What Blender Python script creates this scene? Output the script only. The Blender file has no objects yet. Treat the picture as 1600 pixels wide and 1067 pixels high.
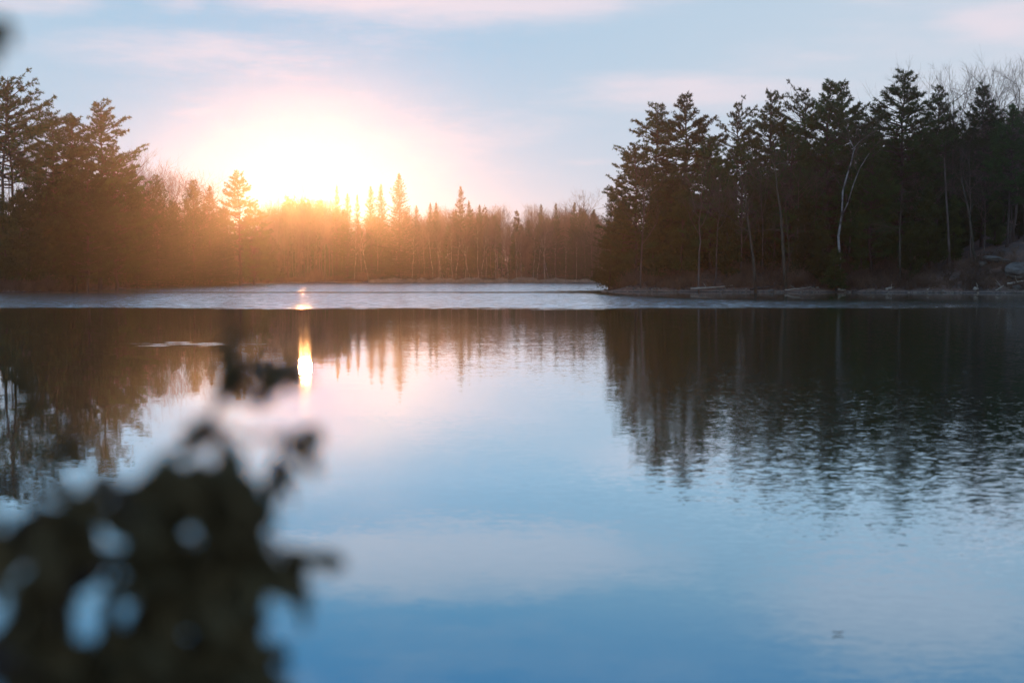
import bpy, math, random
import numpy as np

R = math.radians
sc = bpy.context.scene
COL = sc.collection
CAM_Z = 1.7          # camera height over the water
FPX = 2222.0         # focal length in photograph pixels (50 mm on 36 mm film, 1600 px wide)
HOR = 431.0          # row of the horizon in the photograph

# ------------------------------------------------------------------ camera
cam = bpy.data.cameras.new('camera')
cam_o = bpy.data.objects.new('camera', cam)
COL.objects.link(cam_o)
cam_o.location = (0, 0, CAM_Z)
cam_o.rotation_euler = (R(90 - 2.64), 0, 0)
cam.lens = 50
cam.sensor_width = 36
cam.clip_start = 0.05
cam.clip_end = 8000
cam.dof.use_dof = True
cam.dof.focus_distance = 60
cam.dof.aperture_fstop = 2.1
sc.camera = cam_o

# ------------------------------------------------------------------ light
SUN_AZ, SUN_EL = R(-8.3), R(3.6)      # azimuth from +Y towards +X
SUN_DIR = (math.sin(SUN_AZ) * math.cos(SUN_EL), math.cos(SUN_AZ) * math.cos(SUN_EL), math.sin(SUN_EL))
sun = bpy.data.lights.new('sun', 'SUN')
sun.energy = 2.0
sun.angle = R(0.5)
sun.color = (1.0, 0.41, 0.14)
sun_o = bpy.data.objects.new('sun', sun)
COL.objects.link(sun_o)
import mathutils
sun_o.rotation_euler = mathutils.Vector(SUN_DIR).to_track_quat('Z', 'Y').to_euler()
sun_o.location = (-30, 200, 60)

sc.view_settings.view_transform = 'Standard'
sc.view_settings.look = 'None'
sc.view_settings.gamma = 1
sc.view_settings.exposure = 0
sc.view_settings.use_curve_mapping = False
HAZE_DENSITY, HAZE_G = 0.00024, 0.912


class NT:
    """small helper to wire shader nodes"""
    def __init__(self, tree):
        self.t = tree
        tree.nodes.clear()
    def n(self, typ, **kw):
        nd = self.t.nodes.new(typ)
        for k, v in kw.items():
            setattr(nd, k, v)
        return nd
    def put(self, sock, v):
        if isinstance(v, bpy.types.NodeSocket):
            self.t.links.new(v, sock)
        elif v is not None:
            if hasattr(sock.default_value, '__len__') and not hasattr(v, '__len__'):
                v = [v] * len(sock.default_value)
            if hasattr(v, '__len__') and len(v) == 3 and len(sock.default_value) == 4:
                v = tuple(v) + (1,)
            sock.default_value = v
    def m(self, op, a, b=None, c=None, clamp=False):
        nd = self.n('ShaderNodeMath', operation=op)
        nd.use_clamp = clamp
        for i, v in enumerate((a, b, c)):
            self.put(nd.inputs[i], v)
        return nd.outputs[0]
    def v(self, op, a, b=None):
        nd = self.n('ShaderNodeVectorMath', operation=op)
        self.put(nd.inputs[0], a)
        if b is not None:
            self.put(nd.inputs[3] if op == 'SCALE' else nd.inputs[1], b)
        return nd.outputs[1] if op in ('DOT_PRODUCT', 'LENGTH') else nd.outputs[0]
    def mix(self, f, a, b):
        nd = self.n('ShaderNodeMix', data_type='RGBA')
        self.put(nd.inputs[0], f); self.put(nd.inputs[6], a); self.put(nd.inputs[7], b)
        return nd.outputs[2]
    def smooth(self, x, a, b, lo=0.0, hi=1.0):
        nd = self.n('ShaderNodeMapRange', interpolation_type='SMOOTHSTEP')
        self.put(nd.inputs[0], x); self.put(nd.inputs[1], a); self.put(nd.inputs[2], b)
        self.put(nd.inputs[3], lo); self.put(nd.inputs[4], hi)
        return nd.outputs[0]
    def noise(self, vec, scale, detail=2, rough=0.5, out=0):
        nd = self.n('ShaderNodeTexNoise')
        self.put(nd.inputs['Vector'], vec)
        nd.inputs['Scale'].default_value = scale
        nd.inputs['Detail'].default_value = detail
        nd.inputs['Roughness'].default_value = rough
        return nd.outputs[out]
    def ramp(self, f, stops):
        nd = self.n('ShaderNodeValToRGB')
        self.put(nd.inputs[0], f)
        el = nd.color_ramp.elements
        while len(el) < len(stops):
            el.new(0.5)
        for e, (p, c) in zip(el, stops):
            e.position = p
            e.color = tuple(c) + (1,)
        return nd.outputs[0]
    def comb(self, x, y, z):
        nd = self.n('ShaderNodeCombineXYZ')
        self.put(nd.inputs[0], x); self.put(nd.inputs[1], y); self.put(nd.inputs[2], z)
        return nd.outputs[0]
    def sep(self, v):
        nd = self.n('ShaderNodeSeparateXYZ')
        self.put(nd.inputs[0], v)
        return nd.outputs

# ------------------------------------------------------------------ sky
w = bpy.data.worlds.new('World')
sc.world = w
w.use_nodes = True
T = NT(w.node_tree)
d = T.n('ShaderNodeTexCoord').outputs['Generated']
sx, sy, sz = T.sep(d)
sky = T.n('ShaderNodeTexSky', sky_type='NISHITA', sun_disc=False)
sky.sun_elevation = SUN_EL
sky.sun_rotation = SUN_AZ
sky.air_density = 1.0
sky.dust_density = 0.6
sky.ozone_density = 2.0
el = T.m('ABSOLUTE', sz)
grad = T.ramp(T.m('MULTIPLY', el, 2.0), [
    (0.0, (7.6, 7.4, 8.4)), (0.12, (7.0, 7.5, 8.7)), (0.24, (6.8, 7.45, 8.5)), (0.42, (6.0, 7.1, 8.4)),
    (0.60, (3.2, 5.4, 8.4)), (1.0, (1.5, 3.2, 6.4))])
colr = T.mix(0.9, sky.outputs[0], grad)
# sky colour darkened round the sun to offset the glow of the added haze
cosa = T.v('DOT_PRODUCT', d, SUN_DIR)
ang = T.m('ARCCOSINE', T.m('MINIMUM', cosa, 1.0))
sun_dim = T.m('EXPONENT', T.m('MULTIPLY', ang, -1 / R(8.0)))
sub = T.n('ShaderNodeVectorMath', operation='SCALE')
sub.inputs[0].default_value = (11.0, 5.0, 1.0)
T.put(sub.inputs[3], sun_dim)
colr = T.v('MAXIMUM', T.v('SUBTRACT', colr, sub.outputs[0]), (0.9, 2.8, 4.6))
# thin pink evening clouds, each at its own bearing and height
az = T.m('ARCTAN2', sx, sy)
ele = T.m('ARCSINE', sz)
cv = T.comb(T.m('MULTIPLY', az, 9.0), T.m('MULTIPLY', ele, 42.0), 0.0)
cn = T.noise(cv, 1.0, 5, 0.58)
cn2 = T.noise(cv, 3.1, 3, 0.5)
CLOUDS = [(60, 15, 120, 26, .8), (280, 18, 60, 18, .6), (300, 92, 260, 34, .55), (330, 185, 90, 14, .35),
          (700, -14, 330, 40, 1.5), (560, 8, 120, 16, .5), (920, 12, 130, 14, .8), (1090, 150, 230, 28, .85), (1270, 100, 90, 12, .55),
          (1570, 62, 110, 30, .95), (1240, 30, 90, 14, .3), (900, 195, 90, 9, .35), (930, 255, 70, 9, .45), (780, 272, 90, 7, .3),
          (1420, -82, 200, 66, 1.5), (-300, -60, 200, 50, .7), (400, -260, 300, 60, .6), (1900, 40, 200, 30, .7), (-250, 120, 150, 18, .5),
          (1000, -420, 420, 70, .5), (2300, -160, 300, 60, .6)]
tot = None
for (px, py, hw, hh, s) in CLOUDS:
    a0 = math.atan2(px - 800, FPX); e0 = math.atan2(HOR - py, FPX)
    u = T.m('DIVIDE', T.m('SUBTRACT', az, a0), hw / FPX)
    vv = T.m('DIVIDE', T.m('SUBTRACT', ele, e0), 1.25 * hh / FPX)
    r2 = T.m('ADD', T.m('MULTIPLY', u, u), T.m('MULTIPLY', vv, vv))
    g = T.m('MULTIPLY', T.m('EXPONENT', T.m('MULTIPLY', r2, -0.9)), s)
    tot = g if tot is None else T.m('MAXIMUM', tot, g)
edge = T.m('ADD', T.m('MULTIPLY', cn, 1.1), T.m('MULTIPLY', cn2, 0.35))
cl = T.smooth(T.m('ADD', tot, T.m('SUBTRACT', edge, 0.72)), 0.10, 1.15)
cl = T.m('MULTIPLY', cl, T.smooth(tot, 0.04, 0.4))
veil = T.noise(T.comb(T.m('MULTIPLY', az, 4.5), T.m('MULTIPLY', ele, 17.0), 3.0), 1.0, 5, 0.62)
cl = T.m('MAXIMUM', T.m('MULTIPLY', cl, 0.72), T.smooth(veil, .46, .78, 0, .28))
colr = T.mix(cl, colr, (9.0, 7.75, 8.4))
bg = T.n('ShaderNodeBackground')
T.put(bg.inputs[0], colr)
bg.inputs[1].default_value = 0.1
out = T.n('ShaderNodeOutputWorld')
T.t.links.new(bg.outputs[0], out.inputs[0])

# ------------------------------------------------------------------ materials
def material(name):
    m = bpy.data.materials.new(name)
    m.use_nodes = True
    return m, NT(m.node_tree)

def surf(T, bsdf):
    o = T.n('ShaderNodeOutputMaterial')
    T.t.links.new(bsdf, o.inputs['Surface'])

def rough_mat(name, c1, c2, scale=1.0, rough=0.9, detail=4, stretch=(1, 1, 1), vary=0.0, bump=0.0):
    m, T = material(name)
    tc = T.n('ShaderNodeTexCoord').outputs['Object']
    mp = T.n('ShaderNodeMapping')
    T.put(mp.inputs[0], tc)
    mp.inputs['Scale'].default_value = stretch
    nz = T.noise(mp.outputs[0], scale, detail, 0.6)
    f = T.smooth(nz, 0.32, 0.68)
    c = T.mix(f, c1, c2)
    if vary:
        rnd = T.n('ShaderNodeObjectInfo').outputs['Random']
        hsv = T.n('ShaderNodeHueSaturation')
        T.put(hsv.inputs['Color'], c)
        T.put(hsv.inputs['Value'], T.m('ADD', 1 - vary, T.m('MULTIPLY', rnd, 2 * vary)))
        T.put(hsv.inputs['Hue'], T.m('ADD', 0.5 - vary * .04, T.m('MULTIPLY', rnd, vary * .08)))
        c = hsv.outputs[0]
    b = T.n('ShaderNodeBsdfPrincipled')
    T.put(b.inputs['Base Color'], c)
    b.inputs['Roughness'].default_value = rough
    b.inputs['Specular IOR Level'].default_value = 0.15
    if bump:
        bp = T.n('ShaderNodeBump')
        bp.inputs['Strength'].default_value = bump
        bp.inputs['Distance'].default_value = 0.05
        T.put(bp.inputs['Height'], nz)
        T.put(b.inputs['Normal'], bp.outputs[0])
    surf(T, b.outputs[0])
    return m

M = {}
M['pine'] = rough_mat('pine_needles', (.026, .060, .014), (.050, .104, .022), .45, vary=.35)
M['spruce'] = rough_mat('spruce_needles', (.024, .050, .014), (.046, .078, .020), .5, vary=.3)
M['cedar'] = rough_mat('cedar_sprays', (.034, .058, .014), (.068, .098, .022), .4, vary=.35)
M['near_cedar'] = rough_mat('near_cedar_sprays', (.095, .070, .030), (.150, .115, .052), 9, vary=.1)
M['pine_bark'] = rough_mat('pine_bark', (.045, .035, .028), (.085, .068, .055), 3, stretch=(1, 1, .2), vary=.2)
M['bark'] = rough_mat('grey_brown_bark', (.085, .066, .052), (.15, .12, .098), 3, stretch=(1, 1, .25), vary=.3)
M['twig'] = rough_mat('brown_twigs', (.085, .060, .046), (.135, .098, .075), .6, vary=.3)
M['pale_bark'] = rough_mat('pale_grey_bark', (.045, .039, .026), (.095, .082, .056), 2.2, stretch=(1, 1, .4), vary=.2)
M['birch_bark'] = rough_mat('white_birch_bark', (.06, .05, .04), (.38, .355, .31), 1.1, stretch=(.8, .8, 1.0), vary=.1)
M['driftwood'] = rough_mat('driftwood', (.27, .22, .16), (.50, .42, .32), 3, stretch=(.3, 2, 2), bump=.3)
M['dark_log'] = rough_mat('wet_log', (.05, .04, .033), (.10, .085, .07), 3, stretch=(.3, 2, 2), bump=.3)
M['rock'] = rough_mat('grey_rock', (.085, .072, .054), (.20, .172, .135), 1.3, detail=6, bump=.6)
M['reed'] = rough_mat('dry_reeds', (.28, .21, .135), (.50, .40, .28), 1.2)
M['brush'] = rough_mat('dry_brush', (.085, .055, .034), (.20, .125, .075), .35)
M['leaf'] = rough_mat('brown_leaf', (.10, .055, .03), (.16, .09, .05), 20)

# ------------------------------------------------------------------ mesh helpers
class Geo:
    def __init__(self):
        self.v = []; self.f3 = []; self.f4 = []; self.n = 0
    def add(self, v, f):
        v = np.asarray(v, float).reshape(-1, 3)
        f = np.asarray(f, np.int64)
        self.v.append(v)
        (self.f3 if f.shape[1] == 3 else self.f4).append(f + self.n)
        self.n += len(v)
    def merge(self, other, mat3, off):
        for v_ in other.v:
            pass
        v = np.concatenate(other.v) @ np.asarray(mat3).T + np.asarray(off)
        self.v.append(v)
        for f in other.f3: self.f3.append(f + self.n)
        for f in other.f4: self.f4.append(f + self.n)
        self.n += len(v)
    def mesh(self, name, mat, smooth=False):
        me = bpy.data.meshes.new(name)
        if self.n == 0:
            return me
        v = np.concatenate(self.v).astype(np.float32)
        f3 = np.concatenate(self.f3) if self.f3 else np.zeros((0, 3), np.int64)
        f4 = np.concatenate(self.f4) if self.f4 else np.zeros((0, 4), np.int64)
        loops = np.concatenate([f3.ravel(), f4.ravel()]).astype(np.int32)
        tot = np.concatenate([np.full(len(f3), 3), np.full(len(f4), 4)]).astype(np.int32)
        st = np.concatenate([[0], np.cumsum(tot)[:-1]]).astype(np.int32)
        me.vertices.add(len(v)); me.vertices.foreach_set('co', v.ravel())
        me.loops.add(len(loops)); me.loops.foreach_set('vertex_index', loops)
        me.polygons.add(len(tot)); me.polygons.foreach_set('loop_start', st); me.polygons.foreach_set('loop_total', tot)
        if smooth:
            me.polygons.foreach_set('use_smooth', np.ones(len(tot), bool))
        me.update(calc_edges=True)
        me.materials.append(mat)
        return me

def norm(a):
    a = np.asarray(a, float)
    return a / np.maximum(np.linalg.norm(a, axis=-1, keepdims=True), 1e-9)

def tube(g, pts, rad, k=6):
    """one continuous tapered tube along a polyline"""
    pts = np.asarray(pts, float); rad = np.asarray(rad, float); n = len(pts)
    tan = norm(np.gradient(pts, axis=0))
    ref = np.array([0.31, 0.95, 0.05]) if abs(tan[0, 2]) > .7 else np.array([0, 0, 1.0])
    u = norm(np.cross(tan, ref)); v = np.cross(tan, u)
    a = np.arange(k) * 2 * math.pi / k
    ring = pts[:, None] + rad[:, None, None] * (np.cos(a)[None, :, None] * u[:, None] + np.sin(a)[None, :, None] * v[:, None])
    vs = ring.reshape(-1, 3)
    i = np.arange(n - 1)[:, None] * k; j = np.arange(k)[None]; j2 = (j + 1) % k
    f = np.stack([i + j, i + j2, i + k + j2, i + k + j], -1).reshape(-1, 4)
    tip = np.concatenate([vs, pts[-1:] + tan[-1:] * rad[-1], pts[:1]])
    g.add(tip, f)
    e = (n - 1) * k
    caps = [[e + q, e + (q + 1) % k, n * k] for q in range(k)] + [[(q + 1) % k, q, n * k + 1] for q in range(k)]
    g.f3.append(np.array(caps) + g.n - len(tip))

def prisms(g, p0, p1, r0, r1, k=3):
    """many thin separate twigs at once"""
    p0 = np.asarray(p0, float).reshape(-1, 3); p1 = np.asarray(p1, float).reshape(-1, 3)
    n = len(p0)
    if n == 0: return
    r0 = np.broadcast_to(r0, n); r1 = np.broadcast_to(r1, n)
    t = norm(p1 - p0)
    ref = np.where(np.abs(t[:, 2:3]) > .8, np.array([[1.0, 0, 0]]), np.array([[0, 0, 1.0]]))
    u = norm(np.cross(t, ref)); v = np.cross(t, u)
    a = np.arange(k) * 2 * math.pi / k
    c = np.cos(a)[None, :, None] * u[:, None] + np.sin(a)[None, :, None] * v[:, None]
    vs = np.concatenate([p0[:, None] + r0[:, None, None] * c, p1[:, None] + r1[:, None, None] * c], 1)
    b = np.arange(n)[:, None] * 2 * k; j = np.arange(k)[None]; j2 = (j + 1) % k
    f = np.stack([b + j, b + j2, b + k + j2, b + k + j], -1).reshape(-1, 4)
    g.add(vs.reshape(-1, 3), f)

def blades(g, rng, C, A, K, length, width, bias=.6):
    """tufts: K narrow triangles fanning out from each centre C around the axis A"""
    C = np.repeat(np.asarray(C, float), K, 0); A = np.repeat(np.asarray(A, float), K, 0)
    n = len(C)
    if n == 0: return
    rd = norm(rng.normal(size=(n, 3)))
    dr = norm(A * bias + rd)
    sd = norm(np.cross(dr, norm(rng.normal(size=(n, 3)))))
    L = (length * rng.uniform(.6, 1.25, n))[:, None]
    W = (width * rng.uniform(.7, 1.3, n))[:, None]
    st = C - dr * L * .12
    vs = np.stack([st - sd * W * .5, st + sd * W * .5, C + dr * L], 1).reshape(-1, 3)
    g.add(vs, np.arange(n * 3).reshape(-1, 3))

# ------------------------------------------------------------------ terrain
def P(px, d):
    return ((px - 800) / FPX * d, d)

SHORE = [(-80, 2.6), (-30, 2.9), (-8, 2.7), (0, 2.5), (6, 2.8), (25, 3.0), (80, 2.5),
         (92, 60), (78, 112), P(1720, 134), P(1600, 139), P(1520, 141), P(1400, 144), P(1320, 146), P(1230, 147), P(1140, 149), P(1040, 151),
         P(960, 152), P(938, 154), P(945, 158), (16, 166), (28, 178), (50, 200), (80, 236), (84, 300), (66, 338), (45, 346), P(960, 349),
         P(880, 352), P(800, 351), P(700, 350), P(600, 351), P(520, 348), P(450, 338), P(400, 312), P(372, 282), P(340, 262), P(300, 240), P(250, 214),
         P(190, 186), P(130, 166), P(70, 152), P(0, 143), P(-80, 136), (-75, 110), (-88, 60)]
SH = np.array(SHORE)

def shore_dist(x, y):
    """signed distance to the lake outline, positive on land"""
    x = np.asarray(x, float).ravel(); y = np.asarray(y, float).ravel()
    best = np.full(x.shape, 1e9); inside = np.zeros(x.shape, bool)
    n = len(SH)
    for i in range(n):
        x0, y0 = SH[i]; x1, y1 = SH[(i + 1) % n]
        dx, dy = x1 - x0, y1 - y0
        t = np.clip(((x - x0) * dx + (y - y0) * dy) / (dx * dx + dy * dy), 0, 1)
        best = np.minimum(best, (x - x0 - t * dx) ** 2 + (y - y0 - t * dy) ** 2)
        if dy != 0:
            c = ((y0 > y) != (y1 > y)) & (x < dx * (y - y0) / dy + x0)
            inside ^= c
    dd = np.sqrt(best)
    return np.where(inside, -dd, dd)

def sst(x, a, b):
    t = np.clip((x - a) / (b - a), 0, 1)
    return t * t * (3 - 2 * t)

def ground_z(x, y):
    x = np.asarray(x, float).ravel(); y = np.asarray(y, float).ravel()
    s = shore_dist(x, y)
    s = s + .55 * np.sin(x * .9 + 1.3 * np.sin(y * .5)) * np.exp(-np.abs(s) / 6) * sst(y, 20, 60)
    wob = .22 * np.sin(x * .43 + y * .31) + .16 * np.sin(x * .91 - y * .77 + 1) + .08 * np.sin(x * 2.1 + y * 1.7)
    far = sst(y, 285, 335); near = 1 - sst(y, 12, 40)
    right = sst(x, 0, 20) * (1 - far) * (1 - near)
    px = x / np.maximum(y, 1) * FPX + 800
    steep = right * (.6 + 1.5 * sst(px, 1440, 1600))
    land_far = .12 * sst(s, 0, 2) + .5 * sst(s, 4, 14) + 3.5 * sst(s, 20, 80) + 4 * sst(s, 60, 300)
    land_side = .5 * sst(s, 0, 2.5) + (1.0 + 1.4 * steep) * sst(s, 1.5, 9) + (3.2 + 2.6 * steep) * sst(s, 8, 55) + 4 * sst(s, 50, 300)
    land_near = .25 * sst(s, 0, .8) + .3 * sst(s, .5, 6) + 2 * sst(s, 6, 60)
    land = far * land_far + near * land_near + (1 - far - near) * land_side + wob * sst(s, 1, 7) * (1 - near * .7)
    bed = -3.0 * sst(-s, 0, 14) - .25 * sst(-s, 0, 1.2)
    return np.where(s > 0, land, bed)

def gz(x, y):
    return float(ground_z([x], [y])[0])

def axis(parts):
    return np.unique(np.round(np.concatenate([np.arange(a, b, s) for a, b, s in parts]), 3))
xs = axis([(-1500, -300, 60), (-300, -120, 10), (-120, 120.1, 1.6), (120, 300, 10), (300, 1501, 60)])
ys = axis([(-1500, -200, 60), (-200, -20, 10), (-20, 12, .8), (12, 120, 4), (120, 240, 1.5), (240, 400, 2), (400, 600, 10), (600, 1501, 50)])
X, Y = np.meshgrid(xs, ys)
Z = ground_z(X, Y).reshape(X.shape)
g = Geo()
nx, ny = len(xs), len(ys)
ii = (np.arange(ny - 1)[:, None] * nx + np.arange(nx - 1)[None]).ravel()
g.add(np.stack([X, Y, Z], -1), np.stack([ii, ii + 1, ii + nx + 1, ii + nx], -1))
m, T = material('leaf_litter_ground')
pos = T.n('ShaderNodeNewGeometry').outputs['Position']
n1 = T.noise(pos, .35, 6, .65); n2 = T.noise(pos, 2.5, 5, .7)
c = T.mix(T.smooth(n1, .35, .65), (.10, .066, .044), (.23, .115, .066))
c = T.mix(T.smooth(n2, .4, .7, 0, .6), c, (.05, .042, .03))
gpx, gpy, gpz = T.sep(pos)
c = T.mix(T.smooth(T.m('ADD', gpz, T.m('MULTIPLY', n2, .5)), .55, .2, 0, .75), c, (.33, .25, .18))
c = T.mix(T.smooth(gpz, .10, .02), c, (.035, .028, .022))
b = T.n('ShaderNodeBsdfPrincipled')
T.put(b.inputs['Base Color'], c)
b.inputs['Roughness'].default_value = .95
bp = T.n('ShaderNodeBump'); bp.inputs['Strength'].default_value = .8; bp.inputs['Distance'].default_value = .15
T.put(bp.inputs['Height'], n2); T.put(b.inputs['Normal'], bp.outputs[0])
surf(T, b.outputs[0])
M['ground'] = m

def link(name, me, parent=None, loc=None):
    o = bpy.data.objects.new(name, me)
    COL.objects.link(o)
    if parent is not None: o.parent = parent
    if loc is not None: o.location = loc
    return o
def tag(o, label=None, cat=None, group=None, kind=None):
    if label: o['label'] = label
    if cat: o['category'] = cat
    if group: o['group'] = group
    if kind: o['kind'] = kind
    return o

gr = link('ground', g.mesh('ground', M['ground'], True))
tag(gr, 'brown leaf littered banks round the lake', 'ground', kind='structure')

# ------------------------------------------------------------------ water
m, T = material('lake_water')
pos = T.n('ShaderNodeNewGeometry').outputs['Position']
x_, y_, z_ = T.sep(pos)
flat = T.comb(x_, y_, 0.0)
crest = T.comb(T.m('MULTIPLY', x_, .6), T.m('MULTIPLY', y_, 1.3), 0.0)   # ripples run long across the view
def slopes(scale, amp, detail=1.5):
    nz = T.noise(crest, scale, detail, .55, out=1)
    return T.v('SCALE', T.v('SUBTRACT', nz, (.5, .5, .5)), amp)
big = T.noise(flat, .035, 3, .55)
mid_n = T.noise(flat, .11, 3, .6)
# where the breeze touches the water: everything beyond about 75 m, with slicks in it
wob = T.m('MULTIPLY', T.m('SUBTRACT', mid_n, .5), 9.0)
yw = T.m('ADD', y_, wob)
ruf = T.smooth(yw, 71.0, 77.5)
lee = T.m('ADD', T.m('MULTIPLY', T.smooth(x_, 0.0, 18.0), -46.0), 150.0)     # calm lee under the right bank
right_calm = T.m('MULTIPLY', T.smooth(x_, -3.0, 14.0), T.smooth(T.m('SUBTRACT', yw, lee), -14.0, 10.0))
right_calm = T.m('MULTIPLY', right_calm, T.smooth(y_, 168.0, 160.0))
ruf = T.m('MULTIPLY', ruf, T.m('SUBTRACT', 1.0, right_calm))
ruf = T.m('MULTIPLY', ruf, T.smooth(x_, 6.0, 34.0, 1.0, .55))
slick = T.m('ABSOLUTE', T.m('SUBTRACT', T.m('ADD', y_, T.m('MULTIPLY', wob, .6)), 146.0))
ruf = T.m('MULTIPLY', ruf, T.smooth(slick, 2.0, 6.5, .12, 1.0))
# small gust patch on the left, 35 m out
gx = T.m('DIVIDE', T.m('ADD', x_, 8.2), 2.3); gy = T.m('DIVIDE', T.m('SUBTRACT', T.m('ADD', y_, T.m('MULTIPLY', wob, .25)), 35.5), 1.5)
gust = T.smooth(T.m('ADD', T.m('MULTIPLY', gx, gx), T.m('MULTIPLY', gy, gy)), 1.0, .25)
# ripple field of the near half, stronger to the right
rip = T.m('ADD', T.smooth(big, .38, .62, .15, .6), T.m('MULTIPLY', T.smooth(T.m('DIVIDE', x_, y_), .06, .24), .75))
rip = T.m('MULTIPLY', rip, T.smooth(y_, 6.0, 10.5, .25, 1.0))
rip = T.m('MULTIPLY', rip, T.smooth(y_, 30.0, 60.0, 1.0, .9))
lull = T.m('MULTIPLY', T.smooth(T.m('DIVIDE', x_, y_), -.08, -.12), T.smooth(y_, 60.0, 45.0))
lull = T.m('MULTIPLY', lull, T.smooth(y_, 14.0, 20.0))
rip = T.m('MULTIPLY', rip, T.m('SUBTRACT', 1.0, T.m('MULTIPLY', lull, .8)))
s1 = T.v('ADD', T.v('SCALE', slopes(13.0, .088, 2.5), rip), T.v('SCALE', slopes(30.0, .075, 1.5), rip))
s2 = T.v('SCALE', slopes(1.8, .012, 1.0), T.m('ADD', T.m('MULTIPLY', rip, .6), .35))
s3 = slopes(.30, .004, 1.0)
s4 = T.v('SCALE', slopes(2.6, .95, 3.0), ruf)
s5 = T.v('SCALE', slopes(3.0, .22, 2.0), gust)
tot = T.v('ADD', T.v('ADD', T.v('ADD', s1, s2), s3), T.v('ADD', s4, s5))
tx, ty, tz = T.sep(tot)
nrm = T.v('NORMALIZE', T.comb(tx, ty, 1.0))
fr = T.n('ShaderNodeFresnel'); fr.inputs[0].default_value = 1.333
calm = T.v('ADD', T.v('ADD', s1, s2), s3)
cx_, cy_, cz_ = T.sep(calm)
T.put(fr.inputs['Normal'], T.v('NORMALIZE', T.comb(cx_, cy_, 1.0)))
tint = T.ramp(fr.outputs[0], [(0.0, (.11, .22, .30)), (.22, (.27, .44, .54)), (.42, (.56, .74, .84)), (.7, (.86, .92, .96)), (1.0, (1, 1, 1))])
gl = T.n('ShaderNodeBsdfGlossy', distribution='GGX')
T.put(gl.inputs['Color'], tint)
T.put(gl.inputs['Roughness'], T.m('ADD', .012, T.m('MULTIPLY', ruf, .14)))
T.put(gl.inputs['Normal'], nrm)
df = T.n('ShaderNodeBsdfDiffuse'); df.inputs[0].default_value = (.008, .009, .004, 1)
ad = T.n('ShaderNodeAddShader')
T.t.links.new(gl.outputs[0], ad.inputs[0]); T.t.links.new(df.outputs[0], ad.inputs[1])
surf(T, ad.outputs[0])
M['water'] = m
g = Geo()
g.add([(-140, -3, 0), (140, -3, 0), (140, 385, 0), (-140, 385, 0)], [[0, 1, 2, 3]])
wa = link('water', g.mesh('water', M['water']))
tag(wa, 'still lake reflecting the evening sky, ruffled by a breeze farther out', 'lake', kind='structure')

# ------------------------------------------------------------------ trees: one builder per kind
def wander(rng, h, n, amt):
    z = np.linspace(0, h, n)
    dx = np.cumsum(rng.normal(0, amt, n)); dy = np.cumsum(rng.normal(0, amt, n))
    dx -= dx[0]; dy -= dy[0]
    return np.stack([dx, dy, z], -1)

def along(pts, t):
    t = np.clip(t, 0, 1) * (len(pts) - 1)
    i = np.minimum(t.astype(int), len(pts) - 2)
    f = (t - i)[:, None]
    return pts[i] * (1 - f) + pts[i + 1] * f

def make_pine(seed, h=24.0, base=.28, spread=4.0, ragged=.35, density=1.0, lean=0.0, flag=None):
    """eastern white pine: open tiers of level branches with tufts on their outer halves"""
    rng = np.random.default_rng(seed)
    tr, cr = Geo(), Geo()
    tp = wander(rng, h, 14, .10); tp[:, 0] += lean * (tp[:, 2] / h) ** 1.6
    tube(tr, tp, np.linspace(.30, .035, 14) * h / 24, 7)
    C, A = [], []
    S0, S1, SR = [], [], []
    z = base * h
    while z < h * .985:
        t = z / h; q = (t - base) / (1 - base)
        prof = (.55 + .6 * math.sin(math.pi * min(1, q * .85 + .18))) * (1 - q ** 2.6) + .13
        nb = rng.integers(4, 7) if q < .85 else rng.integers(3, 5)
        a0 = rng.uniform(0, 6.28)
        for k in range(nb):
            if rng.random() < ragged * .75: continue
            az = a0 + k * 6.283 / nb + rng.normal(0, .25)
            L = spread * prof * rng.uniform(1 - ragged * 1.3, 1 + ragged * .8)
            if flag is not None: L *= 1 + .45 * math.cos(az - flag)
            up = .10 + .55 * q ** 2 + rng.normal(0, .10)
            o = along(tp, np.array([t]))[0] + (0, 0, rng.normal(0, .15))
            n = 6
            s = np.linspace(0, 1, n)
            dr = np.array([math.cos(az), math.sin(az), 0])
            pts = o + dr * (s * L)[:, None] + np.array([0, 0, 1.0]) * (L * (up * s + .16 * s ** 2))[:, None]
            pts[1:] += rng.normal(0, .04 * L, (n - 1, 3)) * (.4, .4, .5)
            tube(tr, pts, np.linspace(.028 * L ** .6 + .012, .012, n), 4)
            m_ = max(5, int(L / .20 * density))
            tt = rng.uniform(.42 if q < .8 else .15, 1.0, m_)
            C.append(along(pts, tt) + rng.normal(0, .05, (m_, 3))); A.append(np.tile(norm(dr + (0, 0, .8)), (m_, 1)))
            ns = max(3, int(L * 2.0))
            for j in range(ns):
                t1 = rng.uniform(.35, .97)
                p = along(pts, np.array([t1]))[0]
                side = 1 if j % 2 else -1
                a2 = az + side * rng.uniform(.5, 1.1)
                l2 = L * .34 * (1.25 - t1) * rng.uniform(.7, 1.4) + .25
                e = p + l2 * np.array([math.cos(a2), math.sin(a2), rng.uniform(0, .45)])
                S0.append(p); S1.append(e); SR.append(.014)
                mm = max(3, int(l2 / .14 * density))
                f = rng.uniform(.25, 1, mm)[:, None]
                C.append(p * (1 - f) + e * f + rng.normal(0, .06, (mm, 3)))
                A.append(np.tile(norm((math.cos(a2), math.sin(a2), 1.0)), (mm, 1)))
        z += rng.uniform(.36, .72) * h / 24 * (1.15 - .5 * q)
    prisms(tr, S0, S1, np.array(SR), .006)
    blades(cr, rng, np.concatenate(C), np.concatenate(A), 6, .36, .085)
    return tr, cr, h

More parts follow.
